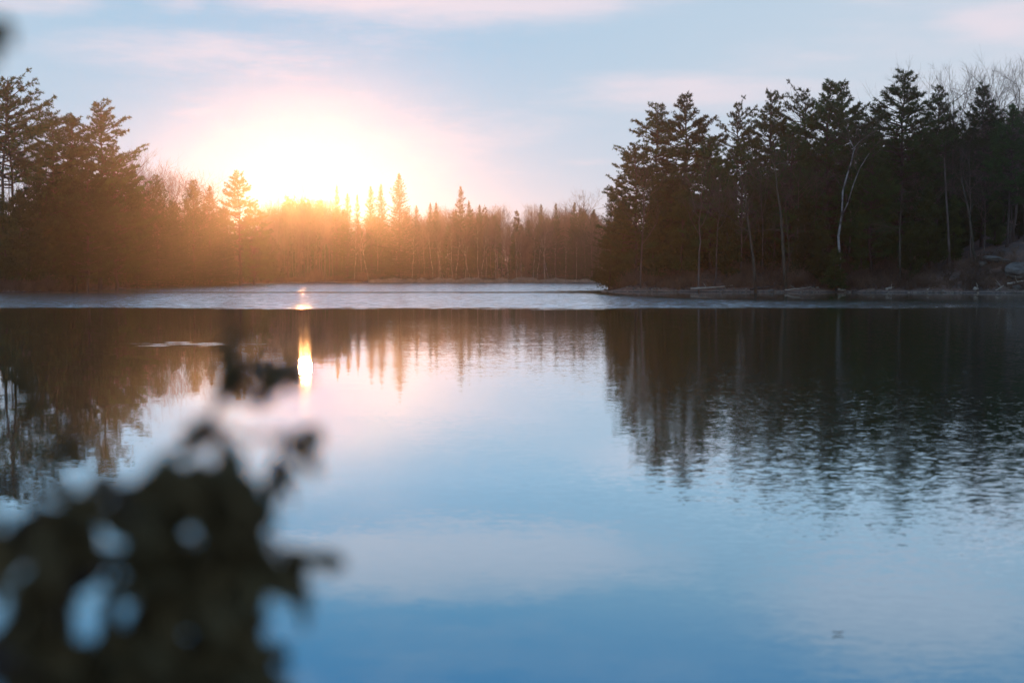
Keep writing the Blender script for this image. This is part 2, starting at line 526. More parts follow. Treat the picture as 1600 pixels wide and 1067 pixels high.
def make_spruce(seed, h=20.0, spread=2.6, base=.06, spire=1.0, gap=.1):
    rng = np.random.default_rng(seed)
    tr, cr = Geo(), Geo()
    tp = wander(rng, h, 12, .03)
    tube(tr, tp, np.linspace(.20, .015, 12) * h / 20, 6)
    C, A = [], []
    z = base * h
    while z < h * .99:
        q = (z / h - base) / (1 - base)
        Lm = spread * ((1 - q) ** spire) * rng.uniform(.78, 1.15) + .04
        nb = rng.integers(5, 8)
        a0 = rng.uniform(0, 6.28)
        for k in range(nb):
            if rng.random() < gap: continue
            az = a0 + k * 6.283 / nb + rng.normal(0, .2)
            L = Lm * rng.uniform(.6, 1.25)
            o = along(tp, np.array([z / h]))[0]
            s = np.linspace(0, 1, 5)
            dr = np.array([math.cos(az), math.sin(az), 0])
            droop = -.30 + .75 * q
            pts = o + dr * (s * L)[:, None] + np.array([0, 0, 1.0]) * (L * (droop * s + .22 * s ** 2))[:, None]
            tube(tr, pts, np.linspace(.012 + .010 * L, .006, 5), 3)
            m_ = max(4, int(L / .085))
            tt = rng.uniform(.12, 1.0, m_)
            lat = np.array([-math.sin(az), math.cos(az), 0])
            wd = rng.normal(0, .20, m_) * L * .6 * (1.1 - tt)
            C.append(along(pts, tt) + lat * wd[:, None] - np.array([0, 0, 1.0]) * (rng.uniform(0, .22, m_))[:, None])
            A.append(np.tile(norm(dr + (0, 0, -.25)), (m_, 1)))
        z += rng.uniform(.26, .42) * h / 20 * (1.1 - .45 * q)
    C.append(along(tp, rng.uniform(.95, 1, 5))); A.append(np.tile((0, 0, 1.0), (5, 1)))
    blades(cr, rng, np.concatenate(C), np.concatenate(A), 4, .22, .075, .9)
    return tr, cr, h

def make_cedar(seed, h=12.0, spread=2.2, n=3400, power=.75):
    """white cedar: a dense, uneven cone of upright sprays, green almost to the ground"""
    rng = np.random.default_rng(seed)
    tr, cr = Geo(), Geo()
    tp = wander(rng, h * .96, 10, .05)
    tube(tr, tp, np.linspace(.17, .02, 10) * h / 12, 6)
    lobes = [(rng.uniform(.06, .93), rng.uniform(0, 6.28), rng.uniform(.5, 1.12)) for _ in range(70)]
    C, A = [], []
    for (q, az, s) in lobes:
        Rr = spread * ((1 - q) ** power) * s * (1 if q > .15 else .6 + q * 2.6)
        o = along(tp, np.array([q]))[0]
        e = o + np.array([math.cos(az) * Rr, math.sin(az) * Rr, Rr * rng.uniform(.0, .45)])
        prisms(tr, [o], [e], np.array([.03]), .008, 3)
        m_ = int(n / 70)
        f = rng.beta(2.4, 1.2, m_)[:, None]
        C.append(o * (1 - f) + e * f + rng.normal(0, .22, (m_, 3)) * (1, 1, .8))
        A.append(np.tile(norm((math.cos(az), math.sin(az), .9)), (m_, 1)))
    C.append(along(tp, rng.uniform(.85, 1, 60)) + rng.normal(0, .1, (60, 3))); A.append(np.tile((0, 0, 1.0), (60, 1)))
    blades(cr, rng, np.concatenate(C), np.concatenate(A), 5, .34, .13, 1.0)
    return tr, cr, h

def grow(rng, tw, p, dr, L, r, lev, maxlev, trop, spread, limbs=None):
    n = 4 if lev < maxlev else 3
    pts = [np.array(p, float)]
    dd = np.array(dr, float)
    for i in range(n):
        dd = norm(dd + rng.normal(0, .16, 3) + np.array([0, 0, trop]))
        pts.append(pts[-1] + dd * L / n)
    pts = np.array(pts)
    rr = np.linspace(r, r * (.55 if lev < maxlev else .4), n + 1)
    if limbs is not None and lev <= 1:
        tube(limbs, pts, rr, 5)
    else:
        for i in range(n):
            tw.append((pts[i], pts[i + 1], rr[i], rr[i + 1]))
    if lev >= maxlev: return
    nb = rng.integers(4, 7) if lev < maxlev - 1 else rng.integers(4, 6)
    for k in range(nb):
        t = rng.uniform(.3, 1.0) if k else 1.0
        q = along(pts, np.array([t]))[0]
        ax = norm(np.cross(dd, norm(rng.normal(size=3))))
        a = rng.uniform(.35, .95) * spread if k else rng.uniform(.1, .3)
        nd = norm(dd * math.cos(a) + ax * math.sin(a))
        grow(rng, tw, q, nd, L * rng.uniform(.48, .74), max(r * rng.uniform(.40, .58), .007), lev + 1, maxlev, trop * .9, spread, limbs)

def make_bare(seed, h=20.0, fork=.4, spread=1.0, limbs_n=7, maxlev=4, r0=.22, lean=0.0, lev0=1, path=None, trop=.10, crown_len=.34):
    """leafless broadleaf: trunk, rising limbs and a haze of fine twigs"""
    rng = np.random.default_rng(seed)
    tr, cr = Geo(), Geo()
    if path is None:
        tp = wander(rng, h, 12, .14); tp[:, 0] += lean * tp[:, 2] / h
    else:
        tp = np.array(path, float)
    tube(tr, tp, np.linspace(r0, r0 * .16, len(tp)), 7)
    tw = []
    for k in range(limbs_n):
        t = fork + (1 - fork) * (k + rng.uniform(0, 1)) / limbs_n
        o = along(tp, np.array([t]))[0]
        az = k * 2.4 + rng.normal(0, .4)
        up = rng.uniform(.5, 1.3)
        dr = norm((math.cos(az) * spread, math.sin(az) * spread, up))
        L = h * crown_len * (1.15 - .65 * (t - fork) / (1 - fork)) * rng.uniform(.7, 1.1)
        grow(rng, tw, o, dr, L, r0 * .42 * (1.1 - .6 * t), lev0, maxlev, trop, 1.0, tr)
    grow(rng, tw, tp[-1], norm(tp[-1] - tp[-2]), h * .12, r0 * .16, 2, maxlev, trop, 1.0, tr)
    if tw:
        a = np.array([q[0] for q in tw]); b_ = np.array([q[1] for q in tw])
        prisms(cr, a, b_, np.array([q[2] for q in tw]), np.array([q[3] for q in tw]), 3)
    zmax = max(v[:, 2].max() for v in cr.v)
    return tr, cr, zmax

def variant(fn, tname, cname, tmat, cmat, *a, **k):
    tr, cr, h = fn(*a, **k)
    return (tr.mesh(tname, M[tmat], True), cr.mesh(cname, M[cmat]), h)

V = {}
V['white_pine'] = [variant(make_pine, 'pine_trunk', 'pine_crown', 'pine_bark', 'pine', s, 24, b, sp, rg, dn, ln, fl) for s, b, sp, rg, dn, ln, fl in [
    (1, .36, 4.0, .45, 1.0, .8, None), (2, .22, 4.2, .35, 1.15, 0, None), (3, .30, 4.4, .40, 1.1, -.5, None), (4, .14, 4.6, .32, 1.25, .3, None),
    (5, .50, 4.2, .60, .9, 1.0, 0.0), (6, .10, 4.4, .30, 1.3, 0, None)]]
V['spruce'] = [variant(make_spruce, 'spruce_trunk', 'spruce_crown', 'pine_bark', 'spruce', s, 20, sp, b, pw, gp) for s, sp, b, pw, gp in [
    (11, 4.6, .05, .85, .12), (12, 3.8, .05, .85, .15), (13, 3.0, .08, .9, .25), (14, 4.8, .05, .7, .08)]]
V['cedar'] = [variant(make_cedar, 'cedar_trunk', 'cedar_crown', 'pine_bark', 'cedar', s, 12, sp, n, pw) for s, sp, n, pw in [
    (21, 2.2, 3600, .75), (22, 2.7, 4200, .6), (23, 1.8, 3000, .8)]]
V['bare_tree'] = [variant(make_bare, 'bare_trunk', 'bare_twigs', 'bark', 'twig', s, 20, fk, sp, ln, 4, r, le) for s, fk, sp, ln, r, le in [
    (31, .35, .9, 7, .20, .6), (32, .45, 1.0, 7, .22, -.5), (33, .5, .8, 6, .18, .8), (34, .4, 1.1, 8, .22, 0), (35, .55, .9, 6, .17, -1.0)]]
V['birch'] = [variant(make_bare, 'birch_trunk', 'birch_twigs', 'birch_bark', 'twig', s, 17, .58, .55, 6, 4, .13, le, crown_len=.22) for s, le in [
    (41, 1.6), (42, -1.5), (43, .5), (44, 3.2)]]

def place(kind, px, ytop, d, var=0, label=None, group=None, rot=None, wide=1.0, cat=None, rng=random.Random(5)):
    x, y = P(px, d)
    z0 = gz(x, y) - .15
    top = CAM_Z + (HOR - ytop) / FPX * d
    tm, cm, h0 = V[kind][var % len(V[kind])]
    s = (top - z0) / h0
    o = bpy.data.objects.new(kind, None)
    COL.objects.link(o)
    o.empty_display_size = .5
    o.location = (x, y, z0)
    o.rotation_euler = (0, 0, rng.uniform(0, 6.28) if rot is None else rot)
    k = s * wide
    o.scale = (k, k, s)
    tag(o, label, cat or kind.replace('_', ' '), group)
    link('trunk', tm, o); link('crown', cm, o)
    return o

# ---- right bank (130 to 185 m away)
G_RP = 'white pines on the right bank'
place('white_pine', 1030, 163, 163, 0, 'open pine, left of two tall ragged tops at the right wood edge', G_RP, rot=2.2)
place('white_pine', 1079, 152, 166, 2, 'tall airy pine with a pointed top just right of the ragged edge pine', G_RP, rot=.4)
place('white_pine', 994, 224, 158, 3, 'bushy pine sloping down over the tip of the right peninsula', G_RP, rot=4.0)
place('white_pine', 1145, 163, 172, 4, 'narrow sparse pine top between the airy pine and the dense pines', G_RP, rot=1.0, wide=.7)
place('white_pine', 1201, 143, 166, 1, 'pine with a rounded clump of a top above the grey trunks', G_RP, rot=5.1, wide=.85)
place('white_pine', 1263, 141, 170, 4, 'slim pine top left of the dark twin topped pine', G_RP, rot=3.0, wide=.75)
place('white_pine', 1297, 129, 160, 5, 'dark full pine standing behind the forked white birch', G_RP, rot=2.0)
place('white_pine', 1322, 133, 167, 2, 'pine with side branches reaching right over the birch', G_RP, rot=0.2, wide=.9)
place('white_pine', 1405, 113, 157, 3, 'tallest and broadest dark pine on the right bank', G_RP, rot=.8, wide=1.12)
place('white_pine', 1462, 136, 164, 0, 'narrow pine below the bare crowns, right of the broadest pine', G_RP, rot=1.6, wide=.75)
place('white_pine', 1531, 136, 160, 5, 'pine top poking through bare branches near the right edge', G_RP, rot=3.9, wide=.85)
place('white_pine', 1571, 168, 152, 2, 'lower dark pine above the bare bank at the right edge', G_RP, rot=2.9, wide=.85)
place('white_pine', 1236, 196, 158, 5, 'lower dense pine filling the gap left of the birch', G_RP, rot=.9)
place('white_pine', 1158, 222, 160, 3, 'mid height dense pine behind the crooked grey trunk', G_RP, rot=3.3)
place('white_pine', 1052, 262, 160, 5, 'low full pine between the two ragged tops at the left end of the right wood', G_RP, rot=1.4)
place('white_pine', 1110, 214, 157, 3, 'low dense pine under the airy pine, dark to the ground', G_RP, rot=2.6)
place('white_pine', 1360, 205, 151, 5, 'mid height pine with pale green tiers right of the birch', G_RP, rot=.5, wide=.9)
place('spruce', 956, 291, 176, 0, 'small lone spruce standing left of the pines on the peninsula', 'spruces on the right bank')
G_RC = 'cedars along the right shore'
for i, (px, yt, dd, vr, lb) in enumerate([
        (951, 345, 158, 1, 'rounded brownish cedar on the very tip of the peninsula'),
        (973, 300, 159, 0, 'dark cedar beside the tip of the peninsula, under the bushy pine'),
        (1020, 300, 156, 2, 'slim cedar below the left one of two ragged pine tops'),
        (1062, 286, 157, 1, 'broad cedar above the bare gravel of the left shore of the wood'),
        (1135, 292, 154, 0, 'cedar left of the curved grey trunk'),
        (1196, 300, 156, 2, 'cedar between the two grey trunks'),
        (1255, 308, 152, 1, 'broad olive cedar close to the water left of the birch'),
        (1284, 330, 150, 0, 'short cedar at the waterline just left of the birch'),
        (1345, 318, 152, 2, 'cedar at the foot of the birch, on its right'),
        (1383, 300, 153, 1, 'broad dark cedar under the tallest pine'),
        (1452, 288, 150, 1, 'olive green cedar, the largest near the leaning trunk'),
        (1422, 335, 148, 0, 'short cedar left of the largest olive cedar'),
        (1488, 300, 155, 2, 'slender cedar touching the leaning grey trunk'),
        (1553, 290, 158, 0, 'cedar above the reddish bank at the right edge'),
        (1590, 300, 160, 1, 'cedar cut by the right edge above the rocks')]):
    place('cedar', px, yt, dd, vr, lb, G_RC, wide=1.15)
G_RB = 'bare trees on the right bank'
for i, (px, yt, dd, vr, lb) in enumerate([
        (1429, 88, 176, 0, 'tall bare crown, left one above the dark pines on the right'),
        (1482, 92, 170, 3, 'broad bare crown between the narrow pine and the broadest pine'),
        (1534, 94, 172, 1, 'upright bare crown behind the pine top near the right edge'),
        (1583, 82, 158, 3, 'largest bare tree with spreading limbs at the right edge'),
        (1615, 95, 160, 0, 'bare tree whose limbs reach in from beyond the right edge'),
        (1238, 132, 178, 2, 'thin bare crown behind the rounded pine top'),
        (1345, 150, 178, 4, 'faint bare crown behind the dark pines above the birch')]):
    place('bare_tree', px, yt, dd, vr, lb, G_RB)
rr = random.Random(3)
for i, px in enumerate([1005, 1090, 1125, 1160, 1185, 1215, 1245, 1275, 1330, 1375, 1435, 1475, 1510, 1540, 1575, 1600]):
    place('bare_tree', px + rr.uniform(-8, 8), rr.uniform(190, 270), rr.uniform(150, 158), i, 'grey brown leafless tree among the dark evergreens of the right bank', 'leafless trees inside the right wood', wide=.9)

# trees with a trunk of their own shape, built from the bends seen in the photograph
def special(name, px, d, path_px, r0, tmat, label, limbs=(), seed=1, cat='tree', group=None, twigs=3, sidelimbs=()):
    """path_px: (column, row) of the bends of the stem; sidelimbs: further stems as bends"""
    rng = np.random.default_rng(seed)
    x0, y0 = P(px, d)
    z0 = gz(x0, y0) - .1
    def loc(pts, j=.25):
        a = np.array([((q[0] - px) / FPX * d, 0, CAM_Z + (HOR - q[1]) / FPX * d - z0) for q in pts])
        a[:, 1] = np.cumsum(rng.normal(0, j, len(a))); a[:, 1] -= a[0, 1]
        return a
    o = bpy.data.objects.new(name, None); COL.objects.link(o); o.location = (x0, y0, z0)
    tag(o, label, cat, group)
    tr, cr = Geo(), Geo()
    main = loc(path_px); main[0, 2] = 0
    tube(tr, main, np.linspace(r0, r0 * .3, len(main)), 7)
    tw = []
    stems = [main]
    for (pp, rs) in sidelimbs:
        a = loc(pp)
        i = np.argmin(np.linalg.norm(main[:, [0, 2]] - a[0, [0, 2]], axis=1)); a[:, 1] += main[i, 1]
        tube(tr, a, np.linspace(rs, rs * .3, len(a)), 5)
        stems.append(a)
    for st in stems:
        for k in range(twigs + 3):
            t = rng.uniform(.45, 1)
            p = along(st, np.array([t]))[0]
            dr = norm((rng.normal(0, 1), rng.normal(0, 1), .5))
            grow(rng, tw, p, dr, rng.uniform(1.0, 2.2), .022, 2, 4, .06, 1.0)
        grow(rng, tw, st[-1], norm(st[-1] - st[-2]), 1.8, .03, 2, 4, .08, 1.0)
    prisms(cr, np.array([q[0] for q in tw]), np.array([q[1] for q in tw]), np.array([q[2] for q in tw]), np.array([q[3] for q in tw]), 3)
    link('trunk', tr.mesh('trunk', M[tmat], True), o); link('crown', cr.mesh('crown', M['twig']), o)
    return o

place('cedar', 1306, 384, 147.2, 1, 'small bushy cedar hiding the foot of the forked birch', G_RC, wide=1.5)
special('birch', 1312, 149, [(1312, 440), (1309, 405), (1307, 370), (1309, 352), (1311, 338), (1312, 300), (1317, 275), (1323, 255), (1326, 236), (1322, 222)],
        .15, 'birch_bark', 'white forked birch, its two pale stems bright against the dark pines', seed=3, cat='birch', twigs=2,
        sidelimbs=[([(1311, 340), (1320, 318), (1328, 290), (1337, 265), (1350, 243)], .085), ([(1325, 236), (1332, 228), (1338, 222)], .05)])
special('grey_tree', 1180, 147, [(1181, 440), (1177, 410), (1173, 375), (1169, 345), (1166, 325), (1163, 300), (1156, 282), (1153, 268)],
        .17, 'pale_bark', 'crooked grey leafless tree with a long branch reaching left', seed=4, cat='tree', twigs=2,
        sidelimbs=[([(1172, 364), (1157, 352), (1146, 343), (1134, 337), (1116, 335)], .07), ([(1168, 335), (1160, 326)], .06)])
special('grey_tree', 1226, 148, [(1228, 440), (1223, 405), (1220, 365), (1217, 325), (1213, 300), (1211, 277), (1208, 258)],
        .19, 'pale_bark', 'straight grey leafless trunk with a thin level branch low on its left', seed=5, cat='tree', twigs=2,
        sidelimbs=[([(1220, 361), (1205, 359), (1192, 361), (1184, 362)], .06), ([(1214, 278), (1222, 264), (1231, 254)], .06), ([(1227, 430), (1231, 405), (1224, 330)], .07)])
special('grey_tree', 1521, 147, [(1528, 425), (1522, 395), (1514, 355), (1509, 325), (1503, 297), (1501, 278)],
        .19, 'pale_bark', 'leaning grey trunk on the bank left of the rocks', seed=6, cat='tree', twigs=3,
        sidelimbs=[([(1511, 340), (1518, 322), (1532, 312), (1540, 305)], .05), ([(1506, 318), (1495, 308), (1486, 304)], .05)])
special('grey_tree', 1405, 147, [(1406, 430), (1405, 390), (1404, 360), (1405, 330)],
        .14, 'pale_bark', 'short pale broken trunk under the broadest pine', seed=7, cat='tree', twigs=1)
special('grey_tree', 1480, 149, [(1483, 430), (1479, 370), (1474, 320), (1470, 270), (1466, 250)],
        .16, 'bark', 'slim dull trunk left of the leaning grey trunk', seed=8, cat='tree', twigs=2)

# ---- left bank (140 to 280 m away)
G_LP = 'pines on the left bank'
place('white_pine', 3, 123, 150, 4, 'tall pine cut by the left edge of the picture', G_LP, rot=0.6, wide=.9)
place('white_pine', 25, 134, 153, 4, 'tall open pine with flat tiers near the left edge', G_LP, rot=3.4, wide=.8)
place('white_pine', 87, 176, 160, 1, 'dark pine with a spiky top, left end of the dense clump', G_LP, rot=1.2)
place('white_pine', 119, 182, 163, 5, 'dark round topped pine in the middle of the left clump', G_LP, rot=2.2)
place('white_pine', 156, 161, 166, 0, 'ragged pine leaning right, highest of the left clump', G_LP, rot=5.9, wide=.95)
place('white_pine', 182, 226, 172, 3, 'broad lower pine at the right end of the left clump', G_LP, rot=4.2)
place('white_pine', 76, 292, 157, 5, 'low dark pine under the spiky top at the left', G_LP, rot=1.9)
place('white_pine', 138, 250, 160, 3, 'low dark pine under the leaning ragged pine', G_LP, rot=.7)
place('white_pine', 376, 270, 268, 0, 'lone glowing pine left of the sun, branches pointing right', G_LP, rot=4.8, wide=.95)
place('white_pine', 398, 318, 285, 3, 'low pine on the right flank of the lone glowing pine', G_LP, rot=1.0)
G_LS = 'spruces on the left bank'
for (px, yt, dd, vr, lb) in [(304, 280, 232, 3, 'pointed dark spruce half way along the sloping left wood'), (329, 290, 244, 0, 'shorter spruce just left of the lone glowing pine'),
                             (247, 272, 206, 3, 'spruce buried among bare crowns behind the left clump'), (215, 296, 196, 3, 'low spruce at the foot of the bare crowns right of the left clump'),
                             (270, 312, 216, 3, 'low broad spruce in the middle of the left bank'), (352, 322, 256, 3, 'low spruce touching the lone glowing pine')]:
    place('spruce', px, yt, dd, vr, lb, G_LS, wide=1.2)
for i, px in enumerate([12, 40, 52, 66, 190, 203, 214, 226, 237, 249, 261, 272, 284, 296, 308, 319, 331, 343, 352, 404, 416, 425]):
    slope = np.interp(px, [0, 60, 190, 231, 264, 300, 345, 400, 430], [190, 205, 225, 240, 252, 262, 278, 305, 312])
    dd = np.interp(px, [0, 60, 190, 250, 300, 345, 400, 430], [152, 158, 192, 218, 244, 265, 315, 342]) + rr.uniform(-2, 10)
    place('bare_tree', px + rr.uniform(-3, 3), slope + rr.uniform(-6, 16), dd, i, 'leafless tree with a fine twiggy crown on the sloping left bank', 'leafless trees on the left bank')
G_LC = 'dark cedars along the left shore'
for i, px in enumerate([8, 32, 74, 100, 128, 160, 196, 228, 262, 292, 322, 356, 388, 414]):
    dd = np.interp(px, [0, 70, 130, 190, 250, 300, 340, 372, 400, 450], [145, 154, 168, 188, 217, 243, 265, 286, 316, 340]) + 2.5
    place('cedar', px, 431 - (3.2 + rr.uniform(5.5, 9)) / dd * FPX + 20, dd, i, 'dark low cedar at the water on the hazy left bank', G_LC, wide=1.3)

# ---- far bank (350 m away)
G_FS = 'spruces on the far bank'
for (px, yt, dd, vr, wd, lb) in [
        (527, 289, 362, 2, .9, 'thin spiky spruce, first one right of the sun'),
        (543, 302, 360, 1, 1.0, 'second spruce right of the sun, slightly lower'),
        (559, 303, 364, 2, .8, 'sparse thin spruce between the sun side pair and the twin spruces'),
        (581, 291, 361, 1, 1.0, 'left one of the twin spruces beside the tallest spruce'),
        (596, 288, 364, 1, .95, 'right one of the twin spruces beside the tallest spruce'),
        (624, 271, 359, 0, 1.05, 'tallest and widest spruce on the far bank'),
        (652, 321, 366, 1, 1.0, 'low spruce just right of the tallest spruce'),
        (672, 317, 364, 2, 1.1, 'left one of two small spruce tips in the brown wood'),
        (682, 316, 367, 2, 1.1, 'right one of two small spruce tips in the brown wood'),
        (721, 291, 362, 1, 1.0, 'lone spire spruce above the brown birch wood'),
        (734, 314, 366, 2, 1.2, 'small spruce at the right shoulder of the lone spire'),
        (749, 320, 360, 0, .9, 'blunt spruce right of the lone spire'),
        (845, 319, 366, 0, .8, 'blunt dark spruce in the middle of the brown wood'),
        (869, 317, 368, 2, 1.2, 'small pointed spruce left of the tall bare crown'),
        (897, 316, 361, 1, 1.1, 'thin spruce under the tall bare crown'),
        (908, 324, 360, 3, 1.0, 'broad dark spruce under the tall bare crown, near the peninsula'),
        (926, 330, 364, 0, 1.2, 'dark spruce partly behind the peninsula tip')]:
    place('spruce', px, yt, dd, vr, lb, G_FS, wide=wd)
place('bare_tree', 908, 292, 366, 3, 'tall bare crown rising over the far wood near the peninsula', 'bare trees on the far bank', wide=1.1)
place('bare_tree', 471, 283, 366, 2, 'highest thin tree top, straight under the sun and swallowed by its glare', 'bare trees on the far bank', wide=.6)
place('bare_tree', 450, 318, 350, 1, 'pale bare tree left of the sun, almost lost in the glare', 'bare trees on the far bank')
place('bare_tree', 503, 322, 356, 4, 'pale bare tree right of the sun, almost lost in the glare', 'bare trees on the far bank')
for i, px in enumerate([422, 433, 441, 458, 463, 468, 476, 481, 486, 492, 499, 508, 515, 521]):
    place('bare_tree', px, rr.uniform(300, 318), rr.uniform(350, 372), i, 'tall leafless tree dissolving in the glare under the sun', 'leafless trees under the sun', wide=.8)
for i in range(58):
    px = 436 + i * 8.7 + rr.uniform(-3, 3)
    yt = np.interp(px, [430, 470, 520, 600, 700, 800, 860, 940], [340, 350, 338, 325, 322, 322, 320, 322]) + rr.uniform(-5, 12)
    place('bare_tree', px, yt, rr.uniform(357, 378), i, 'slender brown leafless tree in the crowded far wood', 'leafless trees of the far wood', wide=.85)
BIRCH = [(643, 352), (678, 345), (687, 352), (693, 356), (706, 340), (712, 350), (728, 360), (736, 352), (747, 335), (752, 338), (760, 352), (775, 350), (780, 362),
         (795, 354), (807, 358), (815, 360), (832, 348), (839, 352), (850, 344), (858, 356), (868, 360), (884, 366), (900, 364), (577, 350), (553, 356)]
MARKS = [(624, 'the tallest spruce'), (677, 'the two small spruce tips'), (721, 'the lone spire spruce'), (790, None), (845, 'the blunt middle spruce'), (905, 'the tall bare crown')]
MARKS = [q for q in MARKS if q[1]]
BL = {}
for px, yt in BIRCH:
    mk = min(MARKS, key=lambda q: abs(q[0] - px))
    BL.setdefault((mk, px > mk[0]), []).append((abs(px - mk[0]), px))
ORD = ['nearest', 'second', 'third', 'fourth', 'fifth', 'sixth', 'seventh', 'eighth']
for i, (px, yt) in enumerate(BIRCH):
    mk = min(MARKS, key=lambda q: abs(q[0] - px))
    k = sorted(BL[(mk, px > mk[0])]).index((abs(px - mk[0]), px))
    place('birch', px, yt, 353.5 + (i * 7 % 5) * .5, i, 'thin pale birch of the far wood, %s one %s of %s' % (ORD[k], 'right' if px > mk[0] else 'left', mk[1]),
          'pale birches fronting the far wood', rot=rr.choice([0, .5, 3.1, 2.6, 1.6]))

# ---- woods seen only as a mass behind the front rows
def mass(name, label, spots, seed, mats):
    rng = np.random.default_rng(seed)
    con = Geo(); bar = Geo()
    for (px, d, h, kind) in spots:
        x, y = P(px, d); z = gz(x, y) - .2
        if kind == 'c':
            n = 420
            q = rng.beta(1.1, 1.5, n) * .96 + .03
            rad = .17 * h * (1 - q) ** .8 * np.sqrt(rng.uniform(.1, 1, n)); a = rng.uniform(0, 6.28, n)
            C = np.stack([x + np.cos(a) * rad, y + np.sin(a) * rad, z + q * h], -1)
            A = np.stack([np.cos(a), np.sin(a), np.full(n, .3)], -1)
            blades(con, rng, C, A, 3, .85, .32, 1.0)
            prisms(bar, [(x, y, z)], [(x, y, z + h * .95)], np.array([.18]), .03, 5)
        else:
            prisms(bar, [(x, y, z)], [(x + rng.normal(0, .5), y, z + h * .9)], np.array([.16]), .03, 5)
            n = 240
            q = rng.uniform(.4, 1, n); a = rng.uniform(0, 6.28, n)
            rad = rng.uniform(.2, 1, n) * h * .15
            p0 = np.stack([x + np.cos(a) * rad * .4, y + np.sin(a) * rad * .4, z + (q - .12) * h], -1)
            p1 = np.stack([x + np.cos(a) * rad, y + np.sin(a) * rad, z + q * h], -1)
            prisms(bar, p0, p1, .03, .012, 3)
            e = np.repeat(p1, 3, 0)
            prisms(bar, e, e + rng.normal(0, .55, e.shape) + (0, 0, .5), .014, .008, 3)
    o = link(name, con.mesh(name, M['spruce']))
    tag(o, label, 'woods', kind='stuff')
    b_ = link(name.replace('evergreen', 'leafless'), bar.mesh(name, M['twig']))
    tag(b_, label.replace('evergreen', 'leafless'), 'woods', kind='stuff')

r3 = random.Random(8)
sp = []
for i in range(260):
    px = r3.uniform(985, 1640); dd = r3.uniform(168, 225)
    yt = np.interp(px, [985, 1040, 1100, 1200, 1300, 1400, 1640], [335, 300, 240, 205, 190, 180, 175]) + r3.uniform(0, 70)
    sp.append((px, dd, CAM_Z + (HOR - yt) / FPX * dd - 3.5, 'c' if r3.random() < .6 else 'b'))
for i in range(60):
    px = r3.uniform(985, 1130)
    sp.append((px, r3.uniform(160, 185), r3.uniform(6, 11), 'c'))
mass('evergreen_woods', 'dark evergreen wood behind the front trees of the right bank', sp, 1, None)
sp = []
for i in range(170):
    px = r3.uniform(-40, 440)
    d0 = np.interp(px, [-80, 0, 70, 130, 190, 250, 300, 340, 372, 400, 450], [140, 145, 154, 168, 188, 217, 243, 265, 286, 316, 342])
    dd = d0 + r3.uniform(9, 40)
    yt = np.interp(px, [-40, 40, 90, 180, 231, 300, 345, 400, 440], [300, 310, 235, 245, 268, 292, 300, 330, 348]) + r3.uniform(0, 40)
    sp.append((px, dd, max(5, CAM_Z + (HOR - yt) / FPX * dd - 4), 'c' if r3.random() < .6 else 'b'))
mass('evergreen_woods', 'dim evergreen wood behind the front trees of the left bank', sp, 2, None)
sp = []
for i in range(330):
    px = r3.uniform(415, 985); dd = r3.uniform(370, 440)
    yt = np.interp(px, [415, 470, 520, 640, 950], [356, 364, 345, 328, 324]) + r3.uniform(0, 40)
    sp.append((px, dd, max(5, CAM_Z + (HOR - yt) / FPX * dd - 3), 'c' if r3.random() < .35 else 'b'))
for i in range(54):  # extra trees added below the sun to shade the lake from its glitter
    px = r3.uniform(405, 540); dd = r3.uniform(368, 420)
    sp.append((px, dd, CAM_Z + (HOR - (r3.uniform(317, 330) if 440 < px < 515 else r3.uniform(326, 344))) / FPX * dd - .8, 'c' if r3.random() < .65 else 'b'))
mass('evergreen_woods', 'brown evergreen wood behind the birches of the far bank', sp, 3, None)

# ---- brush along the shores
def brush(name, label, path, n, width, hmin, hmax, seed, leaves=True, off=.4):
    rng = np.random.default_rng(seed)
    path = np.array([P(*q) for q in path]); cr = Geo()
    t = rng.uniform(0, 1, n)
    base = along(np.concatenate([path, np.zeros((len(path), 1))], 1), t)
    base[:, 1] += off + rng.beta(1, 1.6, n) * width
    base[:, 0] += rng.normal(0, .5, n)
    keep = shore_dist(base[:, 0], base[:, 1]) > .25
    base = base[keep]; n = len(base)
    base[:, 2] = ground_z(base[:, 0], base[:, 1]) - .05
    clump = .55 + .45 * np.sin(base[:, 0] * .8) * np.sin(base[:, 0] * .31 + 1)
    h = rng.uniform(hmin, hmax, n) * clump
    K = 7
    b0 = np.repeat(base, K, 0); hh = np.repeat(h, K)
    dr = norm(rng.normal(0, .38, (n * K, 3)) + (0, 0, 1.0)); dr[:, 2] = np.abs(dr[:, 2])
    mid = b0 + dr * (hh * rng.uniform(.4, .7, n * K))[:, None]
    d2 = norm(dr + rng.normal(0, .35, dr.shape))
    end = mid + d2 * (hh * rng.uniform(.3, .5, n * K))[:, None]
    prisms(cr, b0, mid, .018, .012); prisms(cr, mid, end, .012, .006)
    m2 = np.repeat(mid, 3, 0); h2 = np.repeat(hh, 3)
    prisms(cr, m2, m2 + norm(rng.normal(0, .7, m2.shape) + (0, 0, .6)) * (h2 * rng.uniform(.2, .4, len(m2)))[:, None], .009, .005)
    if leaves:
        blades(cr, rng, end[::2], d2[::2], 2, .16, .10, .3)
    o = link(name, cr.mesh(name, M['brush']))
    return tag(o, label, 'brush', kind='stuff')
brush('undergrowth', 'reddish brown brush along the right shore', [(945, 155), (1040, 152), (1140, 150), (1230, 148), (1320, 147), (1400, 145), (1520, 142), (1620, 139)], 1500, 10, .5, 2.4, 1)
brush('undergrowth', 'dark brush along the left shore', [(-60, 138), (0, 144), (70, 153), (130, 167), (190, 187), (250, 215), (300, 241), (340, 263), (372, 283), (400, 313), (450, 339)], 1300, 9, .8, 3.0, 2)
